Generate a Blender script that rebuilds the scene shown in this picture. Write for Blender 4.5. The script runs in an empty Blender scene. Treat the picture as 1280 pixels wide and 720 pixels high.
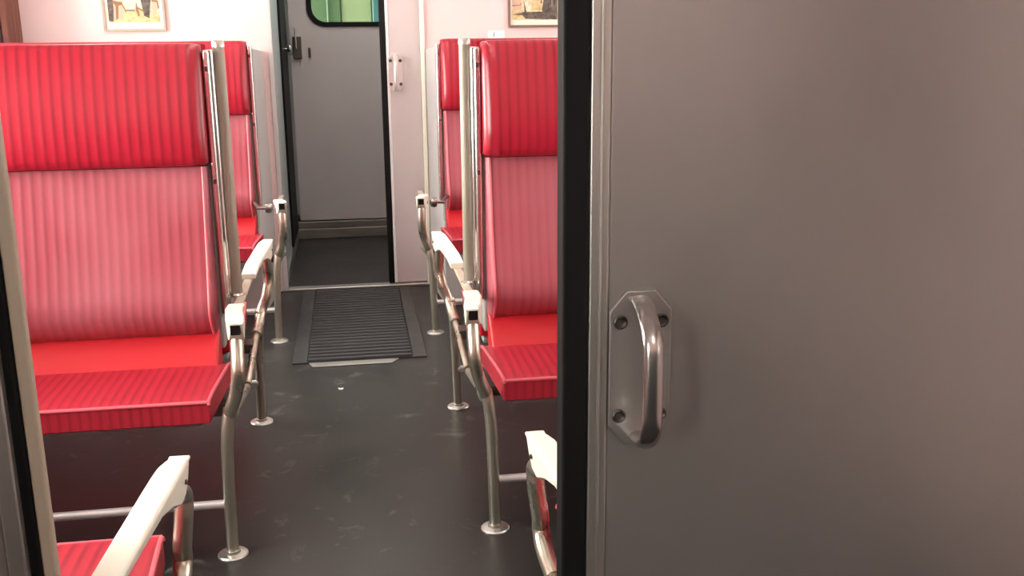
import bpy, bmesh, math, random
from mathutils import Vector, Matrix
random.seed(7)
S = bpy.context.scene
C = S.collection
PI = math.pi

# ------------------------------------------------------------------ materials
def mat(name, col, rough=.5, metal=0., spec=.5, coat=0.):
    m = bpy.data.materials.new(name); m.use_nodes = True
    b = m.node_tree.nodes['Principled BSDF']
    b.inputs['Base Color'].default_value = (*col, 1)
    b.inputs['Roughness'].default_value = rough
    b.inputs['Metallic'].default_value = metal
    b.inputs['Specular IOR Level'].default_value = spec
    b.inputs['Coat Weight'].default_value = coat
    return m
def nd(m, t): return m.node_tree.nodes.new(t)
def lk(m, a, b): m.node_tree.links.new(a, b)
def noise_col(m, c1, c2, scale=4, detail=4, stretch=(1, 1, 1), lo=.35, hi=.65, rough=None, bump=0, bscale=60):
    b = m.node_tree.nodes['Principled BSDF']
    tc = nd(m, 'ShaderNodeTexCoord'); mp = nd(m, 'ShaderNodeMapping'); mp.inputs['Scale'].default_value = stretch
    n = nd(m, 'ShaderNodeTexNoise'); n.inputs['Scale'].default_value = scale; n.inputs['Detail'].default_value = detail
    r = nd(m, 'ShaderNodeValToRGB'); r.color_ramp.elements[0].position = lo; r.color_ramp.elements[1].position = hi
    r.color_ramp.elements[0].color = (*c1, 1); r.color_ramp.elements[1].color = (*c2, 1)
    lk(m, tc.outputs['Object'], mp.inputs['Vector']); lk(m, mp.outputs['Vector'], n.inputs['Vector'])
    lk(m, n.outputs['Fac'], r.inputs['Fac']); lk(m, r.outputs['Color'], b.inputs['Base Color'])
    if rough:
        mr = nd(m, 'ShaderNodeMapRange'); mr.inputs['To Min'].default_value = rough[0]; mr.inputs['To Max'].default_value = rough[1]
        mr.inputs['From Min'].default_value = .3; mr.inputs['From Max'].default_value = .7
        lk(m, n.outputs['Fac'], mr.inputs['Value']); lk(m, mr.outputs['Result'], b.inputs['Roughness'])
    if bump:
        n2 = nd(m, 'ShaderNodeTexNoise'); n2.inputs['Scale'].default_value = bscale
        bp = nd(m, 'ShaderNodeBump'); bp.inputs['Strength'].default_value = bump; bp.inputs['Distance'].default_value = .002
        lk(m, tc.outputs['Object'], n2.inputs['Vector']); lk(m, n2.outputs['Fac'], bp.inputs['Height']); lk(m, bp.outputs['Normal'], b.inputs['Normal'])
    return m

def stripes(name, base, dark, period, amount, rough=.4, pale_sheen=None, spec=.5):
    """vinyl with narrow vertical woven stripes; wear = a paler colour in soft patches, window sheen painted in"""
    m = mat(name, base, rough, spec=spec); b = m.node_tree.nodes['Principled BSDF']
    tc = nd(m, 'ShaderNodeTexCoord'); sp = nd(m, 'ShaderNodeSeparateXYZ'); lk(m, tc.outputs['Object'], sp.inputs[0])
    mu = nd(m, 'ShaderNodeMath'); mu.operation = 'MULTIPLY'; mu.inputs[1].default_value = 2 * PI / period; lk(m, sp.outputs['X'], mu.inputs[0])
    si = nd(m, 'ShaderNodeMath'); si.operation = 'SINE'; lk(m, mu.outputs[0], si.inputs[0])
    mr = nd(m, 'ShaderNodeMapRange'); mr.inputs['From Min'].default_value = -.1; mr.inputs['From Max'].default_value = 1
    mr.inputs['To Max'].default_value = amount; lk(m, si.outputs[0], mr.inputs['Value'])
    nz = nd(m, 'ShaderNodeTexNoise'); nz.inputs['Scale'].default_value = 5; nz.inputs['Detail'].default_value = 3; lk(m, tc.outputs['Object'], nz.inputs['Vector'])
    m2 = nd(m, 'ShaderNodeMapRange'); m2.inputs['From Min'].default_value = .3; m2.inputs['From Max'].default_value = .7; m2.inputs['To Min'].default_value = .45; m2.inputs['To Max'].default_value = 1.1
    lk(m, nz.outputs['Fac'], m2.inputs['Value'])
    mm = nd(m, 'ShaderNodeMath'); mm.operation = 'MULTIPLY'; mm.use_clamp = True; lk(m, mr.outputs[0], mm.inputs[0]); lk(m, m2.outputs[0], mm.inputs[1])
    mx = nd(m, 'ShaderNodeMix'); mx.data_type = 'RGBA'; mx.inputs['A'].default_value = (*base, 1); mx.inputs['B'].default_value = (*dark, 1)
    lk(m, mm.outputs[0], mx.inputs['Factor'])
    out = mx.outputs['Result']
    if pale_sheen:
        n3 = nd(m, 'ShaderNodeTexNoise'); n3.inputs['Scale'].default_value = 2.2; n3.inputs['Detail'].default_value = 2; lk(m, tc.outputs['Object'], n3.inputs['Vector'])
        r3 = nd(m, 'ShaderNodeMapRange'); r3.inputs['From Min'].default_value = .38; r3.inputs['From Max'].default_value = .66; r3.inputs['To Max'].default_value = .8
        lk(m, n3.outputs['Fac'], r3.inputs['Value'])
        x2 = nd(m, 'ShaderNodeMix'); x2.data_type = 'RGBA'; x2.inputs['B'].default_value = (*pale_sheen, 1); lk(m, r3.outputs[0], x2.inputs['Factor']); lk(m, out, x2.inputs['A'])
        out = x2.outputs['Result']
    lk(m, out, b.inputs['Base Color'])
    bp = nd(m, 'ShaderNodeBump'); bp.inputs['Strength'].default_value = .12; bp.inputs['Distance'].default_value = .002
    lk(m, si.outputs[0], bp.inputs['Height']); lk(m, bp.outputs['Normal'], b.inputs['Normal'])
    return m

M = {}
M['vinyl'] = stripes('red_vinyl_headrest', (.39, .013, .030), (.17, .006, .013), .0245, .75, .28)
M['cloth'] = stripes('red_vinyl_back_painted_sheen', (.37, .060, .082), (.20, .024, .036), .0245, .7, .38, (.43, .14, .165))  # paler base and pale patches paint the window sheen into the backs
M['seat'] = stripes('red_vinyl_cushion', (.42, .020, .037), (.18, .007, .015), .022, .65, .40)
M['red'] = mat('plain_red_vinyl', (.50, .009, .016), .42)
M['piping'] = mat('pink_piping', (.70, .12, .15), .35)
M['chrome'] = mat('polished_steel', (.74, .72, .68), .2, 1)
M['tube'] = noise_col(mat('worn_steel_tube', (.5, .48, .4), .34, .9), (.50, .48, .38), (.64, .61, .50), 14, 3, (1, 1, .4), rough=(.25, .36))
M['post'] = noise_col(mat('brownish_steel_post', (.3, .26, .2), .48, .35), (.27, .24, .185), (.35, .31, .25), 14, 3, (1, 1, .3))
M['knob'] = mat('dark_chrome_knob', (.35, .33, .30), .25, .9)
M['silver'] = mat('silver_stretcher', (.72, .72, .70), .36, .55)
M['cream'] = mat('cream_enamel', (.90, .87, .73), .35)
M['beige'] = mat('beige_painted_metal', (.46, .385, .29), .4)
M['shell'] = mat('grey_seat_shell', (.34, .33, .31), .45)
M['black'] = mat('black_rubber', (.006, .006, .006), .6, spec=.2)
M['wall'] = noise_col(mat('pinkish_cream_laminate', (.80, .68, .66), .38), (.79, .59, .575), (.81, .61, .595), 3)
M['panel'] = noise_col(mat('light_grey_laminate', (.55, .53, .54), .4), (.56, .53, .52), (.60, .56, .55), 3)
M['vest'] = mat('blue_grey_laminate', (.55, .60, .60), .3)
M['rear'] = mat('pink_laminate', (.78, .55, .51), .4)
M['ceil'] = mat('ceiling_white', (.82, .76, .74), .5)
M['dado'] = mat('grey_dado', (.105, .125, .118), .45)
M['doorface'] = noise_col(mat('grey_door_paint', (.44, .42, .41), .36), (.57, .525, .51), (.61, .56, .545), 2.5, rough=(.32, .42))
M['door2'] = noise_col(mat('pinkish_grey_door_paint', (.62, .53, .52), .36), (.61, .515, .505), (.64, .545, .535), 2.5)
M['steel'] = noise_col(mat('brushed_door_metal', (.4, .38, .36), .36, .75), (.39, .37, .35), (.46, .435, .415), 2.2, 5, (1, 1, .6), rough=(.30, .38))
M['edge'] = mat('satin_aluminium', (.55, .53, .49), .34, .85)
M['handle'] = mat('cast_aluminium', (.60, .57, .54), .24, 1)
M['handle2'] = mat('pale_cast_metal', (.80, .72, .70), .35, .6)
M['hscrew'] = mat('screw_recess', (.10, .09, .08), .4, .8)
M['floor'] = noise_col(mat('dark_grey_linoleum', (.07, .07, .065), .4, spec=.28), (.014, .0135, .0125), (.042, .040, .038), 3.2, 6, lo=.2, hi=.8, rough=(.30, .42), bump=.05, bscale=40)
_m = M['floor']; _b = _m.node_tree.nodes['Principled BSDF']; _c = _b.inputs['Base Color'].links[0].from_socket
_t = nd(_m, 'ShaderNodeTexCoord'); _n = nd(_m, 'ShaderNodeTexNoise'); _n.inputs['Scale'].default_value = 9; _n.inputs['Detail'].default_value = 5; _n.inputs['Roughness'].default_value = .65
_n.inputs['Distortion'].default_value = .8
_r = nd(_m, 'ShaderNodeMapRange'); _r.inputs['From Min'].default_value = .60; _r.inputs['From Max'].default_value = .74; _r.inputs['To Max'].default_value = .55
_x = nd(_m, 'ShaderNodeMix'); _x.data_type = 'RGBA'; _x.inputs['B'].default_value = (.17, .17, .16, 1)
lk(_m, _t.outputs['Object'], _n.inputs['Vector']); lk(_m, _n.outputs['Fac'], _r.inputs['Value']); lk(_m, _r.outputs[0], _x.inputs['Factor']); lk(_m, _c, _x.inputs['A']); lk(_m, _x.outputs['Result'], _b.inputs['Base Color'])
M['rib'] = mat('ribbed_rubber_mat', (.028, .029, .030), .38)
M['ribf'] = mat('mat_base', (.012, .012, .013), .6)
M['plate'] = noise_col(mat('dark_floor_plate', (.05, .05, .05), .42), (.024, .025, .025), (.042, .042, .040), 6, rough=(.3, .48))
M['alu'] = mat('threshold_aluminium', (.55, .54, .50), .35, .9)
M['kick'] = noise_col(mat('step_metal', (.22, .20, .17), .4, .4), (.19, .175, .15), (.25, .23, .20), 5, 3, (1, 1, 6))
M['latch'] = mat('dark_latch', (.10, .085, .07), .4, .5)
M['curtain'] = mat('brown_curtain', (.20, .075, .055), .8)
M['lamp'] = mat('lamp_diffuser', (1, 1, 1), .5)
M['gold'] = mat('picture_frame_wood', (.42, .34, .27), .4)
M['bronze'] = mat('picture_frame_dark', (.20, .12, .09), .4)
M['white'] = mat('white_plate', (.88, .86, .84), .4)
M['ink'] = mat('dark_print', (.12, .11, .10), .6)
M['paper'] = mat('white_paper', (.7, .7, .66), .8)
M['green'] = mat('green_paint', (.008, .030, .004), .4)
M['lime'] = mat('pale_green_paint', (.060, .085, .034), .4)
M['teal'] = mat('teal_paint', (.002, .032, .028), .4)
def emis(m, col, s):
    b = m.node_tree.nodes['Principled BSDF']; b.inputs['Emission Color'].default_value = (*col, 1); b.inputs['Emission Strength'].default_value = s
LAMP = 8.0
emis(M['lamp'], (1, .95, .90), LAMP)
def glass(name):
    m = bpy.data.materials.new(name); m.use_nodes = True; t = m.node_tree; t.nodes.clear()
    o = t.nodes.new('ShaderNodeOutputMaterial'); a = t.nodes.new('ShaderNodeBsdfTransparent'); g = t.nodes.new('ShaderNodeBsdfGlossy')
    a.inputs[0].default_value = (.93, .96, .94, 1); g.inputs['Roughness'].default_value = .03
    f = t.nodes.new('ShaderNodeFresnel'); f.inputs['IOR'].default_value = 1.22; x = t.nodes.new('ShaderNodeMixShader')
    t.links.new(f.outputs[0], x.inputs[0]); t.links.new(a.outputs[0], x.inputs[1]); t.links.new(g.outputs[0], x.inputs[2]); t.links.new(x.outputs[0], o.inputs[0])
    return m
M['glass'] = glass('window_glass')

# ------------------------------------------------------------------ mesh helpers
def box(bm, x0, x1, y0, y1, z0, z1):
    v = [bm.verts.new(p) for p in ((x0, y0, z0), (x1, y0, z0), (x1, y1, z0), (x0, y1, z0), (x0, y0, z1), (x1, y0, z1), (x1, y1, z1), (x0, y1, z1))]
    for f in ((0, 3, 2, 1), (4, 5, 6, 7), (0, 1, 5, 4), (1, 2, 6, 5), (2, 3, 7, 6), (3, 0, 4, 7)): bm.faces.new([v[i] for i in f])
    return v
def smooth_path(pts, n=6):
    P = [Vector(p) for p in pts]
    if len(P) < 3: return P
    out = []
    for i in range(len(P) - 1):
        a = P[max(i - 1, 0)]; b = P[i]; c = P[i + 1]; d = P[min(i + 2, len(P) - 1)]
        for k in range(n):
            t = k / n
            out.append(.5 * ((2 * b) + (c - a) * t + (2 * a - 5 * b + 4 * c - d) * t * t + (3 * b - a - 3 * c + d) * t ** 3))
    out.append(P[-1]); return out
def tube(bm, pts, r, seg=14, smooth=6, flat=None):
    P = smooth_path(pts, smooth) if smooth else [Vector(p) for p in pts]
    rings = []; up = None
    for i, p in enumerate(P):
        d = (P[min(i + 1, len(P) - 1)] - P[max(i - 1, 0)]).normalized()
        if up is None: up = Vector((0, 0, 1)) if abs(d.z) < .9 else Vector((1, 0, 0))
        s = d.cross(up).normalized(); u = s.cross(d).normalized(); up = u
        ra, rb = (r, r) if flat is None else (flat, r)
        rings.append([bm.verts.new(p + s * math.cos(2 * PI * k / seg) * ra + u * math.sin(2 * PI * k / seg) * rb) for k in range(seg)])
    for A, B in zip(rings, rings[1:]):
        for k in range(seg): bm.faces.new((A[k], A[(k + 1) % seg], B[(k + 1) % seg], B[k]))
    bm.faces.new(rings[0][::-1]); bm.faces.new(rings[-1])
def lathe(bm, prof, axis_o, seg=24, M4=None):
    rings = []
    for r, z in prof:
        rings.append([bm.verts.new(Vector(axis_o) + (M4 @ Vector((r * math.cos(2 * PI * k / seg), r * math.sin(2 * PI * k / seg), z)) if M4 else Vector((r * math.cos(2 * PI * k / seg), r * math.sin(2 * PI * k / seg), z)))) for k in range(seg)])
    for A, B in zip(rings, rings[1:]):
        for k in range(seg): bm.faces.new((A[k], A[(k + 1) % seg], B[(k + 1) % seg], B[k]))
    bm.faces.new(rings[0][::-1]); bm.faces.new(rings[-1])
def prism(bm, poly, axis, c0, c1):
    """poly of 2-D points in the two other axes (in xyz order), extruded along axis from c0 to c1"""
    def P(p, c):
        l = list(p); l.insert('xyz'.index(axis), c); return l
    A = [bm.verts.new(P(p, c0)) for p in poly]; B = [bm.verts.new(P(p, c1)) for p in poly]; n = len(poly)
    bm.faces.new(A); bm.faces.new(B[::-1])
    for i in range(n): bm.faces.new((A[i], B[i], B[(i + 1) % n], A[(i + 1) % n]))
def obj(name, bm, m, parent=None, bevel=0, seg=3, smooth=True, off=(0, 0, 0), angle=35):
    bmesh.ops.recalc_face_normals(bm, faces=bm.faces)
    if any(off): bmesh.ops.translate(bm, verts=bm.verts, vec=-Vector(off))
    me = bpy.data.meshes.new(name); bm.to_mesh(me); bm.free()
    for mm in (m if isinstance(m, (list, tuple)) else [m]): me.materials.append(mm)
    o = bpy.data.objects.new(name, me); C.objects.link(o)
    if parent: o.parent = parent
    if smooth:
        for p in me.polygons: p.use_smooth = True
        if bevel:
            b = o.modifiers.new('bevel', 'BEVEL'); b.width = bevel; b.segments = seg; b.limit_method = 'ANGLE'; b.angle_limit = math.radians(angle); b.harden_normals = True
        else:
            for e in me.edges: e.use_edge_sharp = False
            me.set_sharp_from_angle(angle=math.radians(angle))
    return o
def tag(o, label, cat, group=None):
    o['label'] = label; o['category'] = cat
    if group: o['group'] = group
    return o
def thing(name, label, cat, loc, group=None):
    o = bpy.data.objects.new(name, None); C.objects.link(o); o.location = loc; o.empty_display_size = .1
    return tag(o, label, cat, group)
def struct(name, bm, m, parent=None, bevel=0, label=None, **k):
    o = obj(name, bm, m, parent, bevel, **k)
    if parent is None: o['kind'] = 'structure'
    if label: o['label'] = label
    return o
def nb(): return bmesh.new()
def bx(*a):
    b = nb(); box(b, *a); return b

# ------------------------------------------------------------------ the carriage shell
XW = 1.43; ZC = 2.15; YN = 1.05; YF = 4.88; YB = -1.25; YV = 6.22
struct('floor', bx(-XW - .05, XW + .05, YB - .05, YV + .1, -.04, 0), M['floor'], smooth=False)
struct('ceiling', bx(-XW - .05, XW + .05, YB - .05, YV + .1, ZC, ZC + .04), M['ceil'], smooth=False)
WIN = [(-.98, -.28), (1.25, 2.50), (2.98, 4.62)]; WZ = (.72, 1.62)  # first opening of each side is unseen, added to bring daylight onto the near door
wn = 0
for s, nm in ((-1, 'left'), (1, 'right')):
    b = nb(); x0, x1 = sorted((s * XW, s * (XW + .04)))
    ys = [YB]
    box(b, x0, x1, YB, YF + .06, 0, WZ[0]); box(b, x0, x1, YB, YF + .06, WZ[1], ZC)
    e = [YB] + [v for w in WIN for v in w] + [YF + .06]
    for i in range(0, len(e), 2): box(b, x0, x1, e[i], e[i + 1], WZ[0], WZ[1])
    struct('wall_' + nm, b, M['wall'], smooth=False)
    for y0, y1 in WIN:
        wn += 1
        b = nb(); f = .035; xi, xo = sorted((s * (XW - .012), s * (XW + .045)))
        box(b, xi, xo, y0, y1, WZ[0], WZ[0] + f); box(b, xi, xo, y0, y1, WZ[1] - f, WZ[1])
        box(b, xi, xo, y0, y0 + f, WZ[0] + f, WZ[1] - f); box(b, xi, xo, y1 - f, y1, WZ[0] + f, WZ[1] - f)
        w = struct('window_%d' % wn, b, M['edge'], bevel=.006)
        xa, xb = sorted((s * (XW + .018), s * (XW + .024)))
        obj('pane', bx(xa, xb, y0 + f, y1 - f, WZ[0] + f, WZ[1] - f), M['glass'], w, smooth=False)
# far partition, a doorway in the middle
DJ = .345; DH = 1.95
b = nb()
box(b, -XW, -DJ, YF, YF + .012, 0, ZC); box(b, DJ + .012, XW, YF, YF + .012, 0, ZC); box(b, -DJ, DJ + .012, YF, YF + .012, DH, ZC)
struct('wall_far', b, M['wall'], smooth=False)
b = nb(); box(b, -DJ - .004, -DJ + .018, YF - .008, YF + .055, 0, DH)
struct('trim_1', b, M['panel'], bevel=.004, label='pale door post left of the end doorway')
b = nb(); box(b, DJ + .006, DJ + .026, YF - .014, YF + .012, 0, DH)
struct('trim_2', b, M['cream'], bevel=.005, label='cream door post right of the end doorway')
b = nb(); box(b, -DJ + .018, .70, YF - .015, YF + .045, 0, .012)
struct('trim_3', b, M['alu'], bevel=.004, label='aluminium threshold strip under the end doorway')
# panels that close the space behind the two rear seats
for s, nm in ((-1, 'left'), (1, 'right')):
    b = nb(); v = box(b, s * .402, s * 1.41, 4.455, YF, 0, 1.165)
    for q in v:
        if q.co.y > 4.6:
            if abs(q.co.x) < .5: q.co.x = s * .372
            if q.co.z > 1: q.co.z = 1.142
    struct('wall_behind_seat_' + nm, b, M['panel'], bevel=.006)
b = nb(); box(b, .374, 1.40, YF - .006, YF, .02, .10)
# vestibule beyond
struct('wall_vestibule_left', bx(-DJ - .03, -DJ, YF + .055, YV, 0, ZC), M['vest'], smooth=False)
struct('wall_vestibule_right', bx(.62, .65, YF + .06, YV, 0, ZC), M['vest'], smooth=False)
struct('baseboard_vestibule', bx(-DJ, -DJ + .012, YF + .055, YV - .02, 0, .055), M['alu'], bevel=.003)
tr4 = struct('trim_4', bx(-DJ, -DJ + .012, 5.66, 6.19, .06, DH), M['black'], bevel=.004, label='black rubber seal strip beside the end door')
b = nb()
M4 = Matrix.Rotation(PI / 2, 4, 'Y')
lathe(b, [(.006, 0), (.006, .02), (.016, .022), (.019, .032), (.014, .042), (.004, .046)], (-DJ + .012, 5.80, 1.14), 20, M4)
obj('door_knob', b, M['chrome'], tr4)['label'] = 'bright round door knob'
struct('wall_end', None or (lambda b: (box(b, -.40, -.335, YV, YV + .05, 0, ZC), box(b, .47, .66, YV, YV + .05, 0, ZC), box(b, -.335, .47, YV, YV + .05, 1.98, ZC), box(b, -.335, -.285, YV + .036, YV + .05, 0, 1.98), box(b, .43, .47, YV + .036, YV + .05, 0, 1.98), box(b, -.335, .47, YV + .036, YV + .05, 0, .14), b)[6])(nb()), M['vest'], smooth=False)
b = nb()
box(b, -.335, .47, YV - .03, YV + .05, 0, .062); box(b, -.335, .47, YV - .012, YV + .05, .062, .104)
struct('trim_5', b, M['kick'], bevel=.006, label='metal step under the end door')
# end door with its window
def rrect(x0, x1, z0, z1, r, n=8):
    out = []
    for cx, cz, a in ((x1 - r, z1 - r, 0), (x0 + r, z1 - r, 90), (x0 + r, z0 + r, 180), (x1 - r, z0 + r, 270)):
        for k in range(n + 1):
            t = math.radians(a + 90 * k / n); out.append((cx + r * math.cos(t), cz + r * math.sin(t)))
    return out
def ring(bm, outer, inner, y0, y1):
    n = len(outer)
    R = [[bm.verts.new((p[0], y, p[1])) for p in L] for L, y in ((outer, y0), (inner, y0), (inner, y1), (outer, y1))]
    for A, B in zip(R, R[1:] + R[:1]):
        for k in range(n): bm.faces.new((A[k], A[(k + 1) % n], B[(k + 1) % n], B[k]))
WX = (-.188, .32, 1.282, 1.78)
inn = rrect(*WX, .085)
def proj_rect(p, x0, x1, z0, z1):
    cx, cz = (x0 + x1) / 2, (z0 + z1) / 2; dx, dz = p[0] - cx, p[1] - cz
    t = min((x1 - x0) / 2 / max(abs(dx), 1e-9), (z1 - z0) / 2 / max(abs(dz), 1e-9)); return (cx + dx * t, cz + dz * t)
b = nb(); x0, x1, z0, z1 = -.318, .455, .112, 1.96
zc = (WX[2] + WX[3]) / 2; hh = z1 - zc
out = [proj_rect(p, x0, x1, zc - hh, z1) for p in inn]
# corners exactly on the slab outline
ring(b, out, inn, YV, YV + .035)
box(b, x0, x1, YV, YV + .035, z0, zc - hh)
d3 = struct('door_3', b, M['doorface'], smooth=False, label='pinkish grey end door with a round-cornered window')
# top fill of the corners cut by the projected ring
b = nb(); ring(b, rrect(WX[0] - .024, WX[1] + .024, WX[2] - .024, WX[3] + .024, .105), rrect(WX[0] + .004, WX[1] - .004, WX[2] + .004, WX[3] - .004, .082), YV - .01, YV + .045)
obj('window_gasket', b, M['black'], d3, .003)
b = nb(); prism(b, inn, 'y', YV + .014, YV + .02)
obj('window_pane', b, M['glass'], d3, smooth=False)
lt = obj('latch', bx(-.302, -.252, YV - .022, YV, 1.075, 1.205), M['latch'], d3, .006)
b = nb(); box(b, -.287, -.277, YV - .05, YV - .022, 1.135, 1.26); obj('lever', b, M['chrome'], lt, .004)
b = nb(); box(b, -.214, -.200, YV - .008, YV, 1.085, 1.14); obj('keyhole_cover', b, M['latch'], d3, .003)

# outside the end window: the painted end of another vehicle
yo = 7.6
struct('unseen_sky_blocker', bx(-2.2, 2.2, YV + .15, 9.0, 2.5, 2.6), M['ceil'], smooth=False)  # unseen roof added to keep sky light off the vehicle end
pc = thing('parked_vehicle', 'green and teal painted vehicle seen through the end door window', 'vehicle', (0, yo, 0))
def loc(b, o): bmesh.ops.translate(b, verts=b.verts, vec=-Vector(o)); return b
for nm, m, a0, a1, d in (('body_panel', 'green', -1.6, -.02, 0), ('door_panel', 'lime', -.02, .205, .03), ('side_panel', 'teal', .205, 1.6, 0)):
    obj(nm, loc(bx(a0, a1, yo + d, yo + d + .06, -.6, 2.6), (0, yo, 0)), M[m], pc, .012)
b = nb(); tube(b, [(-.11, -.03, -.3), (-.11, -.03, 2.4)], .010, 10, 0)
obj('grab_rail', b, M['green'], pc)

# ------------------------------------------------------------------ sliding doors
def make_handle(parent, x, y, z, h, w, m='handle'):
    """octagonal plate with four screws and a bowed grip; faces -Y"""
    c = w * .27
    poly = [(x - w / 2 + c, z + h / 2), (x + w / 2 - c, z + h / 2), (x + w / 2, z + h / 2 - c * 1.2), (x + w / 2, z - h / 2 + c * 1.2),
            (x + w / 2 - c, z - h / 2), (x - w / 2 + c, z - h / 2), (x - w / 2, z - h / 2 + c * 1.2), (x - w / 2, z + h / 2 - c * 1.2)]
    b = nb(); prism(b, poly, 'y', y - .005, y)
    hd = obj('door_handle', b, M['steel' if m == 'handle' else m], parent, .0018)
    g = nb(); q = h / .178
    tube(g, [(x, y - .003, z + .078 * q), (x, y - .022 * q, z + .072 * q), (x, y - .050 * q, z + .050 * q), (x, y - .057 * q, z + .026 * q), (x, y - .057 * q, z - .028 * q), (x, y - .053 * q, z - .056 * q), (x, y - .036 * q, z - .076 * q), (x, y - .003, z - .080 * q)], .0065 * q, 14, 6, .011 * q)
    obj('grip', g, M[m], hd)
    for sx in (-1, 1):
        for sz in (-1, 1):
            s = nb(); R = Matrix.Rotation(PI / 2, 4, 'X')
            lathe(s, [(.0078, 0), (.0078, .002), (.0062, .0032), (.004, .0012), (.001, .0010)], (x + sx * w * .33, y - .005, z + sz * h * .305), 16, R)
            obj('screw', s, M['hscrew'], hd)
    return hd
# near door, standing half open
ND = 1.02
xe = .2195
d1 = struct('door_1', bx(xe + .050, 1.02, ND, ND + .026, .006, DH), M['steel'], bevel=.004, label='nearest grey metal sliding door, half open')
obj('rubber_edge', bx(xe, xe + .029, ND - .004, ND + .028, .006, DH), M['black'], d1, .004)
b = nb(); box(b, xe + .029, xe + .051, ND - .003, ND + .027, .006, DH); e1 = obj('edge_strip', b, M['edge'], d1, .003)
b = nb(); tube(b, [(xe + .0405, ND - .003, .006), (xe + .0405, ND - .003, DH)], .0022, 10, 0); obj('edge_bead', b, M['edge'], e1)
make_handle(d1, .306, ND, .845, .176, .070)
# far door, mostly inside its pocket
FD = YF + .02
xf = .163
d2 = struct('door_2', bx(xf + .04, .98, FD, FD + .026, .014, DH), M['door2'], bevel=.004, label='far sliding door standing mostly open')
obj('rubber_edge', bx(xf, xf + .028, FD - .004, FD + .028, .014, DH), M['black'], d2, .004)
obj('edge_strip', bx(xf + .028, xf + .042, FD - .003, FD + .027, .014, DH), M['white'], d2, .003)
make_handle(d2, .232, FD, 1.035, .178, .070, 'handle2')

# near partition (its doorway is where the camera looks through)
b = nb(); jl = .330; y0, y1 = YN, YN + .03
box(b, -XW, -jl - .03, y0 + .006, y1, 0, ZC); box(b, .55, XW, y0 + .006, y1, 0, ZC); box(b, -jl - .03, .55, y0 + .006, y1, DH, ZC)
struct('wall_near', b, M['wall'], smooth=False)
struct('trim_6', bx(-jl - .0145, -jl, YN - .002, YN + .012, 0, DH), M['beige'], bevel=.0035, label='beige metal door post at the left of the near doorway')
struct('trim_7', bx(-jl - .029, -jl - .0145, YN - .004, YN + .03, 0, DH), M['black'], bevel=.003, label='black rubber seal on the near door post')
b = nb()
for x0_, x1_, d in ((-.375, -.355, .016), (-.395, -.375, .010), (-.44, -.395, .018), (-.60, -.44, .012)): box(b, x0_ + .0006, x1_ - .0006, YN - d, YN + .004, 0, DH)
struct('trim_8', b, M['edge'], bevel=.003, label='grey ridged metal door frame left of the near doorway')

# space behind the camera
b = nb(); box(b, -XW, XW, YB - .04, YB, .82, ZC)
struct('wall_rear', b, M['rear'], smooth=False)
struct('baseboard_rear', bx(-XW, XW, YB - .04, YB + .004, 0, .82), M['dado'], smooth=False)

# lamps on the ceiling
def ceiling_lamp(label, x, y0_, y1_, w):
    t = thing('ceiling_light', label, 'lamp', (x, (y0_ + y1_) / 2, ZC))
    h = (y1_ - y0_) / 2
    b = nb(); box(b, -w / 2 - .02, w / 2 + .02, -h - .02, h + .02, -.03, 0); obj('housing', b, M['edge'], t, .004)
    obj('diffuser', bx(-w / 2, w / 2, -h, h, -.05, -.0301), M['lamp'], t, .008)
ceiling_lamp('long fluorescent ceiling light over the aisle', 0, 1.3, 4.2, .13)
ceiling_lamp('wide ceiling light above the rear left seat by the end wall', -1.0, 3.75, 4.70, .30)
ceiling_lamp('narrow ceiling light above the rear right seat by the end wall', 1.0, 3.75, 4.70, .12)
ceiling_lamp('unseen ceiling light added in the near vestibule to brighten the near door', .45, -1.0, -.1, .30)  # added lamp behind the camera, sized and shifted to light the near door
ceiling_lamp('unseen ceiling light added in the far vestibule to brighten the end door', .1, 5.15, 5.95, .34)  # added lamp out of view, widened to brighten end door and vestibule wall

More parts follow.
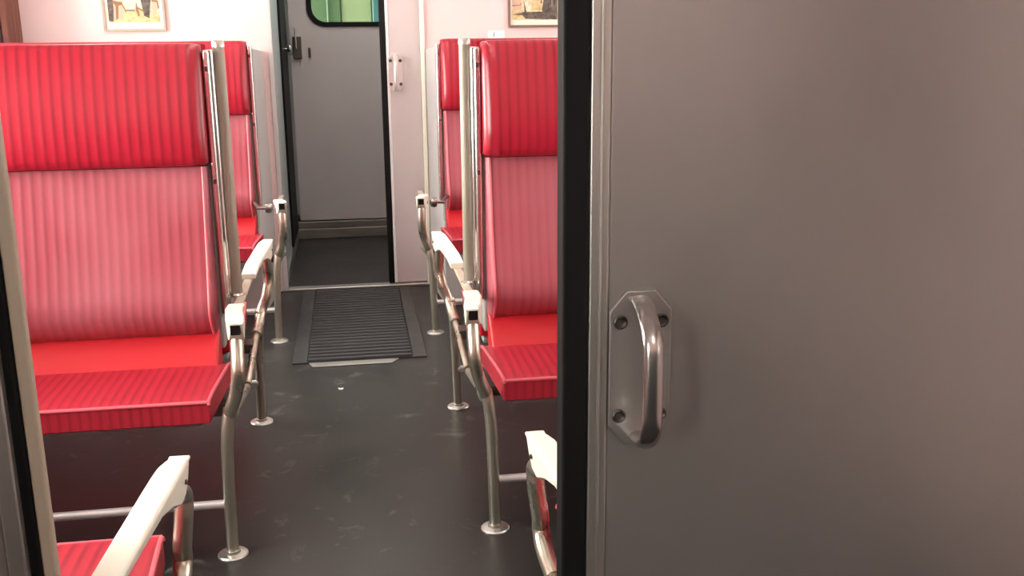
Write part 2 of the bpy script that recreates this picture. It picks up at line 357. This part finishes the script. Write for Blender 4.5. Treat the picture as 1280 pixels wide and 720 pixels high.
# ------------------------------------------------------------------ benches
def bench(name, label, side, yf, d, a0=.352, tip=-.03, post=True, zt=0., knob=False, far_back=False, group='red seats along the aisle'):
    o = (side * .85, yf + d * .2, 0)
    t_ = thing(name, label, 'seat', o, group)
    W = lambda a, t, z: (side * a, yf + d * t, z)
    def ext(poly, a_in, a_out, b=None):
        b = b or nb()
        A = [b.verts.new(W(a_in, *p)) for p in poly]; B = [b.verts.new(W(a_out, *p)) for p in poly]; n = len(poly)
        b.faces.new(A); b.faces.new(B[::-1])
        for i in range(n): b.faces.new((A[i], B[i], B[(i + 1) % n], A[(i + 1) % n]))
        return b
    def sx(b, a1, a2, t1, t2, z1, z2):
        y1_, y2_ = yf + d * t1, yf + d * t2
        return box(b, side * a1, side * a2, y1_, y2_, z1, z2)
    AO = 1.40
    def pad(poly, a_in, nback, R, ztop=.35):
        """extrude a (t, z) profile outward; its last nback points are the flat back; the aisle edge is rolled over with radius R"""
        b = nb(); n = len(poly); zs = [p[1] for p in poly]; zm, zh = (max(zs) + min(zs)) / 2, (max(zs) - min(zs)) / 2
        secs = []
        for k in range(7):
            th = PI / 2 * k / 6; secs.append((a_in + R * (1 - math.sin(th)) , R * (1 - math.cos(th))))
        secs = secs[::-1]
        secs.append((AO, 0))
        rows = []
        for a, push in secs:
            row = []
            for i, (t, z) in enumerate(poly):
                pp = min(push, .042) if i < n - nback else 0
                row.append(b.verts.new(W(a, t + pp * .8, z - (z - zm) / zh * push * ztop * .5)))
            rows.append(row)
        for A, B in zip(rows, rows[1:]):
            for i in range(n): b.faces.new((A[i], A[(i + 1) % n], B[(i + 1) % n], B[i]))
        b.faces.new(rows[0]); b.faces.new(rows[-1][::-1]); return b
    # cushion: slab, softly domed, aisle edge flaring a little to the rear
    b = nb(); T = [-.004, .0, .02, .06, .13, .20, .27, .30]; top = [.392, .398, .402, .403, .402, .400, .398, .392]
    nA = 9
    grid = []
    for i, (t, z) in enumerate(zip(T, top)):
        row = []
        for j in range(nA):
            f = j / (nA - 1); ai = a0 - .010 - .016 * max(t, 0) / .30; a = ai + (AO - ai) * (f ** 1.6)
            row.append(b.verts.new(W(a, t, z - (.004 if j in (0, nA - 1) else 0))))
        grid.append(row)
    bot = []
    for i, t in enumerate(T):
        ai = a0 - .010 - .016 * max(t, 0) / .30
        zb = .342 - (.006 if i in (0, len(T) - 1) else 0)
        bot.append((b.verts.new(W(ai, t, .342)), b.verts.new(W(AO, t, .342))))
    for i in range(len(T) - 1):
        for j in range(nA - 1): b.faces.new((grid[i][j], grid[i][j + 1], grid[i + 1][j + 1], grid[i + 1][j]))
        b.faces.new((grid[i][0], grid[i + 1][0], bot[i + 1][0], bot[i][0])); b.faces.new((grid[i][-1], bot[i][1], bot[i + 1][1], grid[i + 1][-1]))
        b.faces.new((bot[i][0], bot[i + 1][0], bot[i + 1][1], bot[i][1]))
    b.faces.new([bot[0][0], bot[0][1]] + grid[0][::-1]); b.faces.new([bot[-1][0]] + grid[-1] + [bot[-1][1]])
    cu = obj('seat_cushion', b, M['seat'], t_, .007, off=o, angle=30)
    b = nb(); tube(b, [W(a0 - .009 - .016 * max(t, 0) / .30, t, z - .004) for t, z in zip(T, top)], .0045, 8, 2)
    tube(b, [W(a0 - .009, -.003, .394), W(AO, -.003, .396)], .0045, 8, 0); obj('piping', b, M['piping'], cu, off=o)
    # sloping plain red piece between cushion and back
    obj('seat_base', ext([(.255, .394), (.335, .468), (.36, .468), (.36, .345), (.255, .345)], a0, AO), M['red'], t_, .008, off=o)
    if far_back: a0 = .425
    # steel pan under the cushion
    obj('seat_pan', ext([(.02, .341), (.36, .341), (.36, .325), (.02, .325)], a0 + .01, AO), M['shell'], t_, .004, off=o)
    # backrest: lumbar bulge, then reclined
    fr = [(.334, .455), (.304, .487), (.281, .528), (.292, .575), (.318, .66), (.338, .76), (.358, .85), (.364, .888)]
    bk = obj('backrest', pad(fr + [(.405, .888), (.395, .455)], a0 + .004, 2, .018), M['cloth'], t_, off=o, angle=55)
    b = nb(); tube(b, [W(a0 + .013, t - .001, z) for t, z in fr], .0035, 8, 3); obj('piping', b, M['piping'], bk, off=o)
    # headrest pad
    hf = [(.360, .890), (.338, .893), (.328, .915), (.330, .98), (.340, 1.06), (.354, 1.13), (.364, 1.172), (.376, 1.187), (.405, 1.189), (.405, .890)]
    obj('headrest', pad(hf, a0 - .002, 2, .036), M['vinyl'], t_, off=o, angle=60)
    # shell behind and its bright edge
    obj('back_shell', ext([(.3955, .40), (.436, .40), (.436, 1.168), (.4065, 1.168), (.4065, .89)], a0 - .004, AO), M['shell'], t_, .006, off=o)
    b = nb(); sx(b, a0 - .021, a0 - .004, .386, .432, .495 + zt, 1.172)
    et = obj('edge_strip', b, M['chrome'], t_, .006, off=o)
    for z in (.84, 1.12):
        b = nb(); sx(b, a0 - .016, a0 - .009, .3845, .3865, z, z + .012)
        obj('screw', b, M['hscrew'], et, off=o)
    if post:
        b = nb(); tube(b, [W(.311, .425, .536 + zt), W(.311, .425, 1.185)], .0145, 18, 0)
        pt = obj('post', b, M['post'], t_, off=o)
        b = nb(); lathe(b, [(.0158, 0), (.0158, .012), (.013, .017), (.004, .018)], W(.311, .425, 1.178), 18)
        obj('post_cap', b, M['edge'], pt, off=o)
        b = nb(); lathe(b, [(.018, 0), (.018, .004), (.0146, .008)], W(.311, .425, .5355 + zt), 18)
        obj('post_collar', b, M['chrome'], pt, off=o)
    # armrest: pad with a deep tapering tip, black insert painted as the shade of its hollow end, support rail
    pr = [(-.002, .588, .578), (.012, .589, .556), (.03, .588, .538), (.05, .585, .532), (.085, .581, .546), (.13, .575, .553), (.22, .563, .544), (.31, .551, .535)]
    b = nb(); RW = []
    for t, zu, zl in pr:
        ac = (.2835 + .046 * min(1, max(0, t - .02) / .29)) if far_back else (.2705 + .028 * min(1, max(0, t - .03) / .22))
        ro = max(0, 1 - max(t, 0) / .045); ro = .013 * ro * ro; t = tip + t
        RW.append([b.verts.new(W(ac + a, t, z + zt)) for a, z in ((-.0185, zl), (.0185 - ro, zl), (.0215 - ro, zu - .004), (.018 - ro, zu), (-.018, zu), (-.0215, zu - .004))])
    for A, B in zip(RW, RW[1:]):
        for k in range(6): b.faces.new((A[k], A[(k + 1) % 6], B[(k + 1) % 6], B[k]))
    b.faces.new(RW[0]); b.faces.new(RW[-1][::-1])
    da = .013 if far_back else 0; sx(b, .249 + da, .281 + da, tip - .009, tip + .010, .5815 + zt, .588 + zt)
    ar = obj('armrest', b, M['cream'], t_, .0025, 2, off=o)
    b = nb(); sx(b, .257 + da, .279 + da, tip - .004, tip + .02, .558 + zt, .5808 + zt); obj('hollow_shade', b, M['black'], ar, .002, off=o)  # black block in place of the dark hollow under the tip
    b = nb(); sx(b, .290 + da * 2.2, .312 + da * 2.2, tip + .22, .44, .524 + zt, .536 + zt); obj('armrest_rail', b, M['beige'], t_, .003, off=o)
    for tt in (.035,):
        b = nb(); lathe(b, [(.004, 0), (.004, .002), (.002, .003)], W(.2520 + da, tip + tt, .562 + zt), 10, Matrix.Rotation(-side * PI / 2, 4, 'Y')); obj('screw', b, M['hscrew'], ar, off=o)
    # bent side tube: down from the tip, round under the seat, back to the middle
    b = nb(); tube(b, [W(.272 + da * 1.25, tip + .060, .566 + zt), W(.271 + da * 1.3, tip + .042, .540 + zt)] + ([W(.289, .040, .49), W(.291, .034, .45), W(.298, .034, .395)] if far_back else [W(.270, tip * .5 - .008, .47), W(.279, -.010, .415)]) + [W(.297 + da * .3, .004 + da * 1.4, .366), W(.302, .05, .339), W(.306, .12, .324)], .0155, 16, 6)
    sf = obj('side_tube', b, M['tube'], t_, off=o)
    b = nb(); tube(b, [W(.306, .105, .325), W(.306, .25, .302), W(.306, .435, .274)], .0105, 14, 3); obj('lower_rail', b, M['tube'], t_, off=o)
    # bracket from the tube to the seat pan
    b = nb(); sx(b, .306, a0 + .03, .16, .22, .296, .326); obj('bracket', b, M['latch'], t_, .004, off=o)
    # leg with floor flange, stretcher
    if not far_back:
      b = nb(); tube(b, [W(.300, .012, .372), W(.306, .004, .330), W(.3125, .004, .24), W(.3185, .012, .005)], .0145, 16, 5)
      lg = obj('leg', b, M['tube'], t_, off=o)
      b = nb(); lathe(b, [(.036, 0), (.036, .003), (.033, .006), (.019, .008), (.0175, .014)], W(.3185, .012, 0), 28); obj('foot_flange', b, M['alu'], lg, off=o)
      b = nb(); tube(b, [W(.318, .012, .133), W(AO + .028, .012, .133)], .0105, 14, 0); obj('stretcher', b, M['silver'], t_, off=o)
    if knob:
        b = nb(); lathe(b, [(.006, -.03), (.006, 0), (.018, .002), (.021, .012), (.018, .024), (.006, .03)], W(.34, .02, .548 + zt), 18, Matrix.Rotation(-side * PI / 2, 4, 'Y'))
        kn = obj('recline_knob', b, M['knob'], t_, off=o)
        b = nb(); tube(b, [W(.362, .02, .548 + zt), W(a0 + .008, .335, .525)], .007, 10, 0); obj('stalk', b, M['latch'], kn, off=o)
    return t_

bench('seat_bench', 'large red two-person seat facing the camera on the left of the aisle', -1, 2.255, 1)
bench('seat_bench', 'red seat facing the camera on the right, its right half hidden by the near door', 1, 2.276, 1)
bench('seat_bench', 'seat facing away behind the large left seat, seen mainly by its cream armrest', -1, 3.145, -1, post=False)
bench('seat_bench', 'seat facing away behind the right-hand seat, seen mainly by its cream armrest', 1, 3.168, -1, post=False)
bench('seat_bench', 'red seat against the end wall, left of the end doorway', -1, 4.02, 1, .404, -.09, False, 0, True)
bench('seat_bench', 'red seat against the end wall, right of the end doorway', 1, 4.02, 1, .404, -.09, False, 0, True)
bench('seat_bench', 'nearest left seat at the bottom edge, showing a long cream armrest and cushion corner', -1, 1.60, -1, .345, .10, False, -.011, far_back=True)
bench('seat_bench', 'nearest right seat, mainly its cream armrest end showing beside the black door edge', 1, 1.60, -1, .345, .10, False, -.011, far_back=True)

# ------------------------------------------------------------------ floor mat
g0, g1 = 3.715, 4.855
t = thing('floor_mat', 'black ribbed floor mat in the aisle before the end doorway', 'mat', (0, (g0 + g1) / 2, 0))
o = (0, (g0 + g1) / 2, 0)
obj('mat_base', bx(-.196, .204, g0, g1, 0, .004), M['ribf'], t, smooth=False, off=o)
b = nb(); n = 27
for i in range(n):
    y = g0 + .018 + i * (g1 - g0 - .036) / (n - 1)
    prism(b, [(y - .012, .004), (y - .009, .0135), (y + .009, .0135), (y + .012, .004)], 'x', -.192, .200)
obj('ribs', b, M['rib'], t, .002, 2, off=o)
for x0_, x1_ in ((-.252, -.197), (.205, .258)):
    obj('side_plate', bx(x0_, x1_, g0 - .004, g1, 0, .006), M['plate'], t, .002, off=o)
b = nb(); prism(b, [(-.175, g0 - .052), (.12, g0 - .052), (.15, g0 - .006), (-.19, g0 - .006)], 'z', 0, .005)
obj('glare_plate', b, M['alu'], t, .002, off=o)  # bright plate added for the floor glare in front of the mat
b = nb(); v = [b.verts.new(p) for p in ((-.006, -.004, .001), (.007, -.005, .001), (.010, .002, .004), (.001, .005, .002), (-.008, .003, .005))]
b.faces.new(v); r = bmesh.ops.extrude_face_region(b, geom=b.faces[:]); bmesh.ops.translate(b, verts=[q for q in r['geom'] if isinstance(q, bmesh.types.BMVert)], vec=(0, 0, .0015))
p = obj('paper_scrap', b, M['paper'], smooth=False); p.location = (-.07, 3.40, 0); tag(p, 'tiny white scrap lying on the aisle floor before the ribbed mat', 'scrap')

# ------------------------------------------------------------------ things on the end wall
def poly_print(b, pts, z, mi, x, y, zb, w, h):
    v = [b.verts.new((x + q[0] * w, y - z, zb + q[1] * h)) for q in pts]
    f = b.faces.new(v); f.material_index = mi
def picture(label, x0_, x1_, zb, h, shapes, frame):
    w = x1_ - x0_; y = YF; o = (x0_ + w / 2, y, zb)
    t = thing('picture', label, 'picture', o)
    b = nb(); f = .011
    box(b, x0_, x1_, y - .016, y, zb, zb + f); box(b, x0_, x1_, y - .016, y, zb + h - f, zb + h)
    box(b, x0_, x0_ + f, y - .016, y, zb + f, zb + h - f); box(b, x1_ - f, x1_, y - .016, y, zb + f, zb + h - f)
    obj('frame', b, frame, t, .002, off=o)
    b = nb(); box(b, x0_ + f, x1_ - f, y - .006, y, zb + f, zb + h - f)
    b2 = []
    for i, (mi, pts) in enumerate(shapes): poly_print(b, pts, .0062 + i * .00004, mi, x0_ + f, y, zb + f, w - 2 * f, h - 2 * f)
    me = bpy.data.meshes.new('print'); b.normal_update(); bmesh.ops.translate(b, verts=b.verts, vec=-Vector(o)); b.to_mesh(me); b.free()
    for m in PM: me.materials.append(m)
    q = bpy.data.objects.new('print', me); C.objects.link(q); q.parent = t
PM = [noise_col(mat('print_paper', (.72, .60, .40), .5), (.70, .56, .36), (.80, .70, .52), 30), noise_col(mat('print_sky', (.78, .70, .52), .5), (.50, .42, .28), (.78, .70, .52), 45), noise_col(mat('print_trees', (.09, .07, .06), .5), (.05, .038, .035), (.16, .12, .10), 60),
      mat('print_brown', (.26, .13, .06), .5), noise_col(mat('print_ground', (.70, .52, .26), .5), (.46, .33, .15), (.70, .53, .28), 50), mat('print_pink', (.62, .38, .27), .5), mat('print_grey', (.22, .18, .17), .5), mat('print_margin', (.84, .76, .64), .5)]
R_ = lambda x0, x1, z0, z1: [(x0, z0), (x1, z0), (x1, z1), (x0, z1)]
picL = [(7, R_(0, 1, 0, 1)), (1, R_(.05, .95, .10, .95)), (4, [(.05, .10), (.95, .10), (.95, .26), (.60, .31), (.35, .30), (.05, .2)]),
        (2, [(.05, .12), (.13, .115), (.15, .30), (.16, .60), (.2, .95), (.05, .95)]), (5, [(.15, .13), (.31, .16), (.33, .33), (.28, .42), (.15, .46)]),
        (3, [(.14, .44), (.24, .42), (.30, .42), (.37, .28), (.36, .24), (.30, .37), (.24, .36), (.22, .17), (.18, .13), (.19, .36), (.15, .40)]),
        (6, [(.37, .30), (.52, .30), (.52, .27), (.37, .27)]), (2, [(.47, .50), (.60, .46), (.66, .50), (.72, .66), (.80, .95), (.66, .95), (.58, .52), (.48, .53)]),
        (2, [(.63, .45), (.67, .2), (.76, .16), (.79, .35), (.84, .6), (.82, .82), (.70, .72)]), (3, [(.55, .43), (.60, .20), (.57, .19), (.53, .30)]), (3, [(.57, .34), (.68, .28), (.68, .25), (.57, .31)]),
        (5, [(.82, .2), (.90, .22), (.92, .42), (.83, .44)]), (3, [(.82, .45), (.93, .44), (.95, .32), (.92, .30), (.91, .41), (.82, .42)])]
picR = [(7, R_(0, 1, 0, 1)), (1, R_(.04, .95, .08, .95)), (4, [(.04, .10), (.95, .10), (.95, .22), (.04, .24)]), (5, R_(.06, .22, .24, .62)), (3, [(.12, .62), (.18, .70), (.26, .60), (.13, .57)]),
        (3, [(.04, .31), (.21, .32), (.22, .36), (.2, .36), (.2, .33), (.04, .33)]), (6, [(.29, .42), (.42, .47), (.40, .56), (.44, .62), (.30, .60)]), (2, [(.27, .40), (.33, .16), (.28, .14)]),
        (4, R_(.42, .62, .24, .90)), (2, [(.05, .17), (.24, .21), (.60, .22), (.90, .14), (.92, .09), (.30, .10), (.24, .16)]), (2, [(.64, .12), (.92, .12), (.92, .95), (.66, .95), (.67, .50), (.62, .26)]), (6, [(.80, .30), (.84, .30), (.84, .50), (.80, .5)]),
        (3, [(.58, .36), (.62, .44), (.63, .35)])]
picture('sepia street picture in a thin frame on the end wall, left of the doorway', -1.055, -.787, 1.233, .30, picL, M['gold'])
picture('sepia house picture in a brown frame on the end wall, right of the doorway', .768, 1.036, 1.236, .30, picR, M['bronze'])
b = nb(); box(b, .672, .752, YF - .004, YF, 1.186, 1.222)
npl = obj('number_plate', b, M['white'], bevel=.002); tag(npl, 'small white number plate on the end wall above the right seat', 'plate')
b = nb(); box(b, .699, .7025, YF - .0048, YF - .0041, 1.194, 1.215); obj('numeral', b, M['ink'], npl, smooth=False)
# curtain at the left window, folded
cu = thing('curtain', 'brown folded window curtain at the far left corner by the end wall', 'curtain', (-1.40, 4.68, .72))
b = nb(); n = 40; A = []; B = []
for i in range(n + 1):
    y = 4.63 + .23 * i / n; x = -1.405 + .014 * math.sin(i * 1.25) + .004 * math.sin(i * .6)
    A.append((x, y)); B.append((x - .004, y))
V = [[b.verts.new((p[0], p[1], z)) for p in L] for L, z in ((A, .72), (A, 1.75), (B, 1.75), (B, .72))]
for P_, Q_ in zip(V, V[1:] + V[:1]):
    for k in range(n): b.faces.new((P_[k], P_[k + 1], Q_[k + 1], Q_[k]))
obj('curtain_cloth', b, M['curtain'], cu, off=(-1.40, 4.68, .72))
b = nb(); tube(b, [(-1.405, 4.60, 1.755), (-1.405, 4.86, 1.755)], .008, 12, 0); obj('curtain_rod', b, M['chrome'], cu, off=(-1.40, 4.68, .72))

# ------------------------------------------------------------------ daylight and camera
w = bpy.data.worlds.new('daylight'); S.world = w; w.use_nodes = True
bg = w.node_tree.nodes['Background']; bg.inputs[1].default_value = 1.0
# overcast sky, brighter on the left side of the train than on the shaded right side
nt = w.node_tree; tc = nt.nodes.new('ShaderNodeTexCoord'); sp = nt.nodes.new('ShaderNodeSeparateXYZ'); mr = nt.nodes.new('ShaderNodeMapRange'); mx = nt.nodes.new('ShaderNodeMix')
mx.data_type = 'RGBA'; mx.clamp_factor = True; mx.inputs['A'].default_value = (22, 21.6, 21, 1); mx.inputs['B'].default_value = (4.5, 4.45, 4.4, 1)
mr.inputs['From Min'].default_value = -.7; mr.inputs['From Max'].default_value = .5
nt.links.new(tc.outputs['Generated'], sp.inputs[0]); nt.links.new(sp.outputs['X'], mr.inputs['Value']); nt.links.new(mr.outputs[0], mx.inputs['Factor']); nt.links.new(mx.outputs['Result'], bg.inputs[0])

cam = bpy.data.cameras.new('camera'); co = bpy.data.objects.new('camera', cam); C.objects.link(co)
p, y, r = math.radians(14.0664), math.radians(8.9858), math.radians(-.5396)
F = Vector((math.sin(y) * math.cos(p), math.cos(y) * math.cos(p), -math.sin(p))); R = Vector((math.cos(y), -math.sin(y), 0)); U = R.cross(F)
R2 = math.cos(r) * R + math.sin(r) * U; U2 = -math.sin(r) * R + math.cos(r) * U
mw = Matrix((R2, U2, -F)).transposed().to_4x4(); mw.translation = (.0046, 0, 1.2); co.matrix_world = mw
cam.sensor_width = 36; cam.lens = 1260.41 / 1280 * 36; cam.clip_start = .02
S.camera = co
S.view_settings.view_transform = 'Standard'; S.view_settings.look = 'None'; S.view_settings.exposure = -.05; S.view_settings.gamma = 1; S.view_settings.use_curve_mapping = False
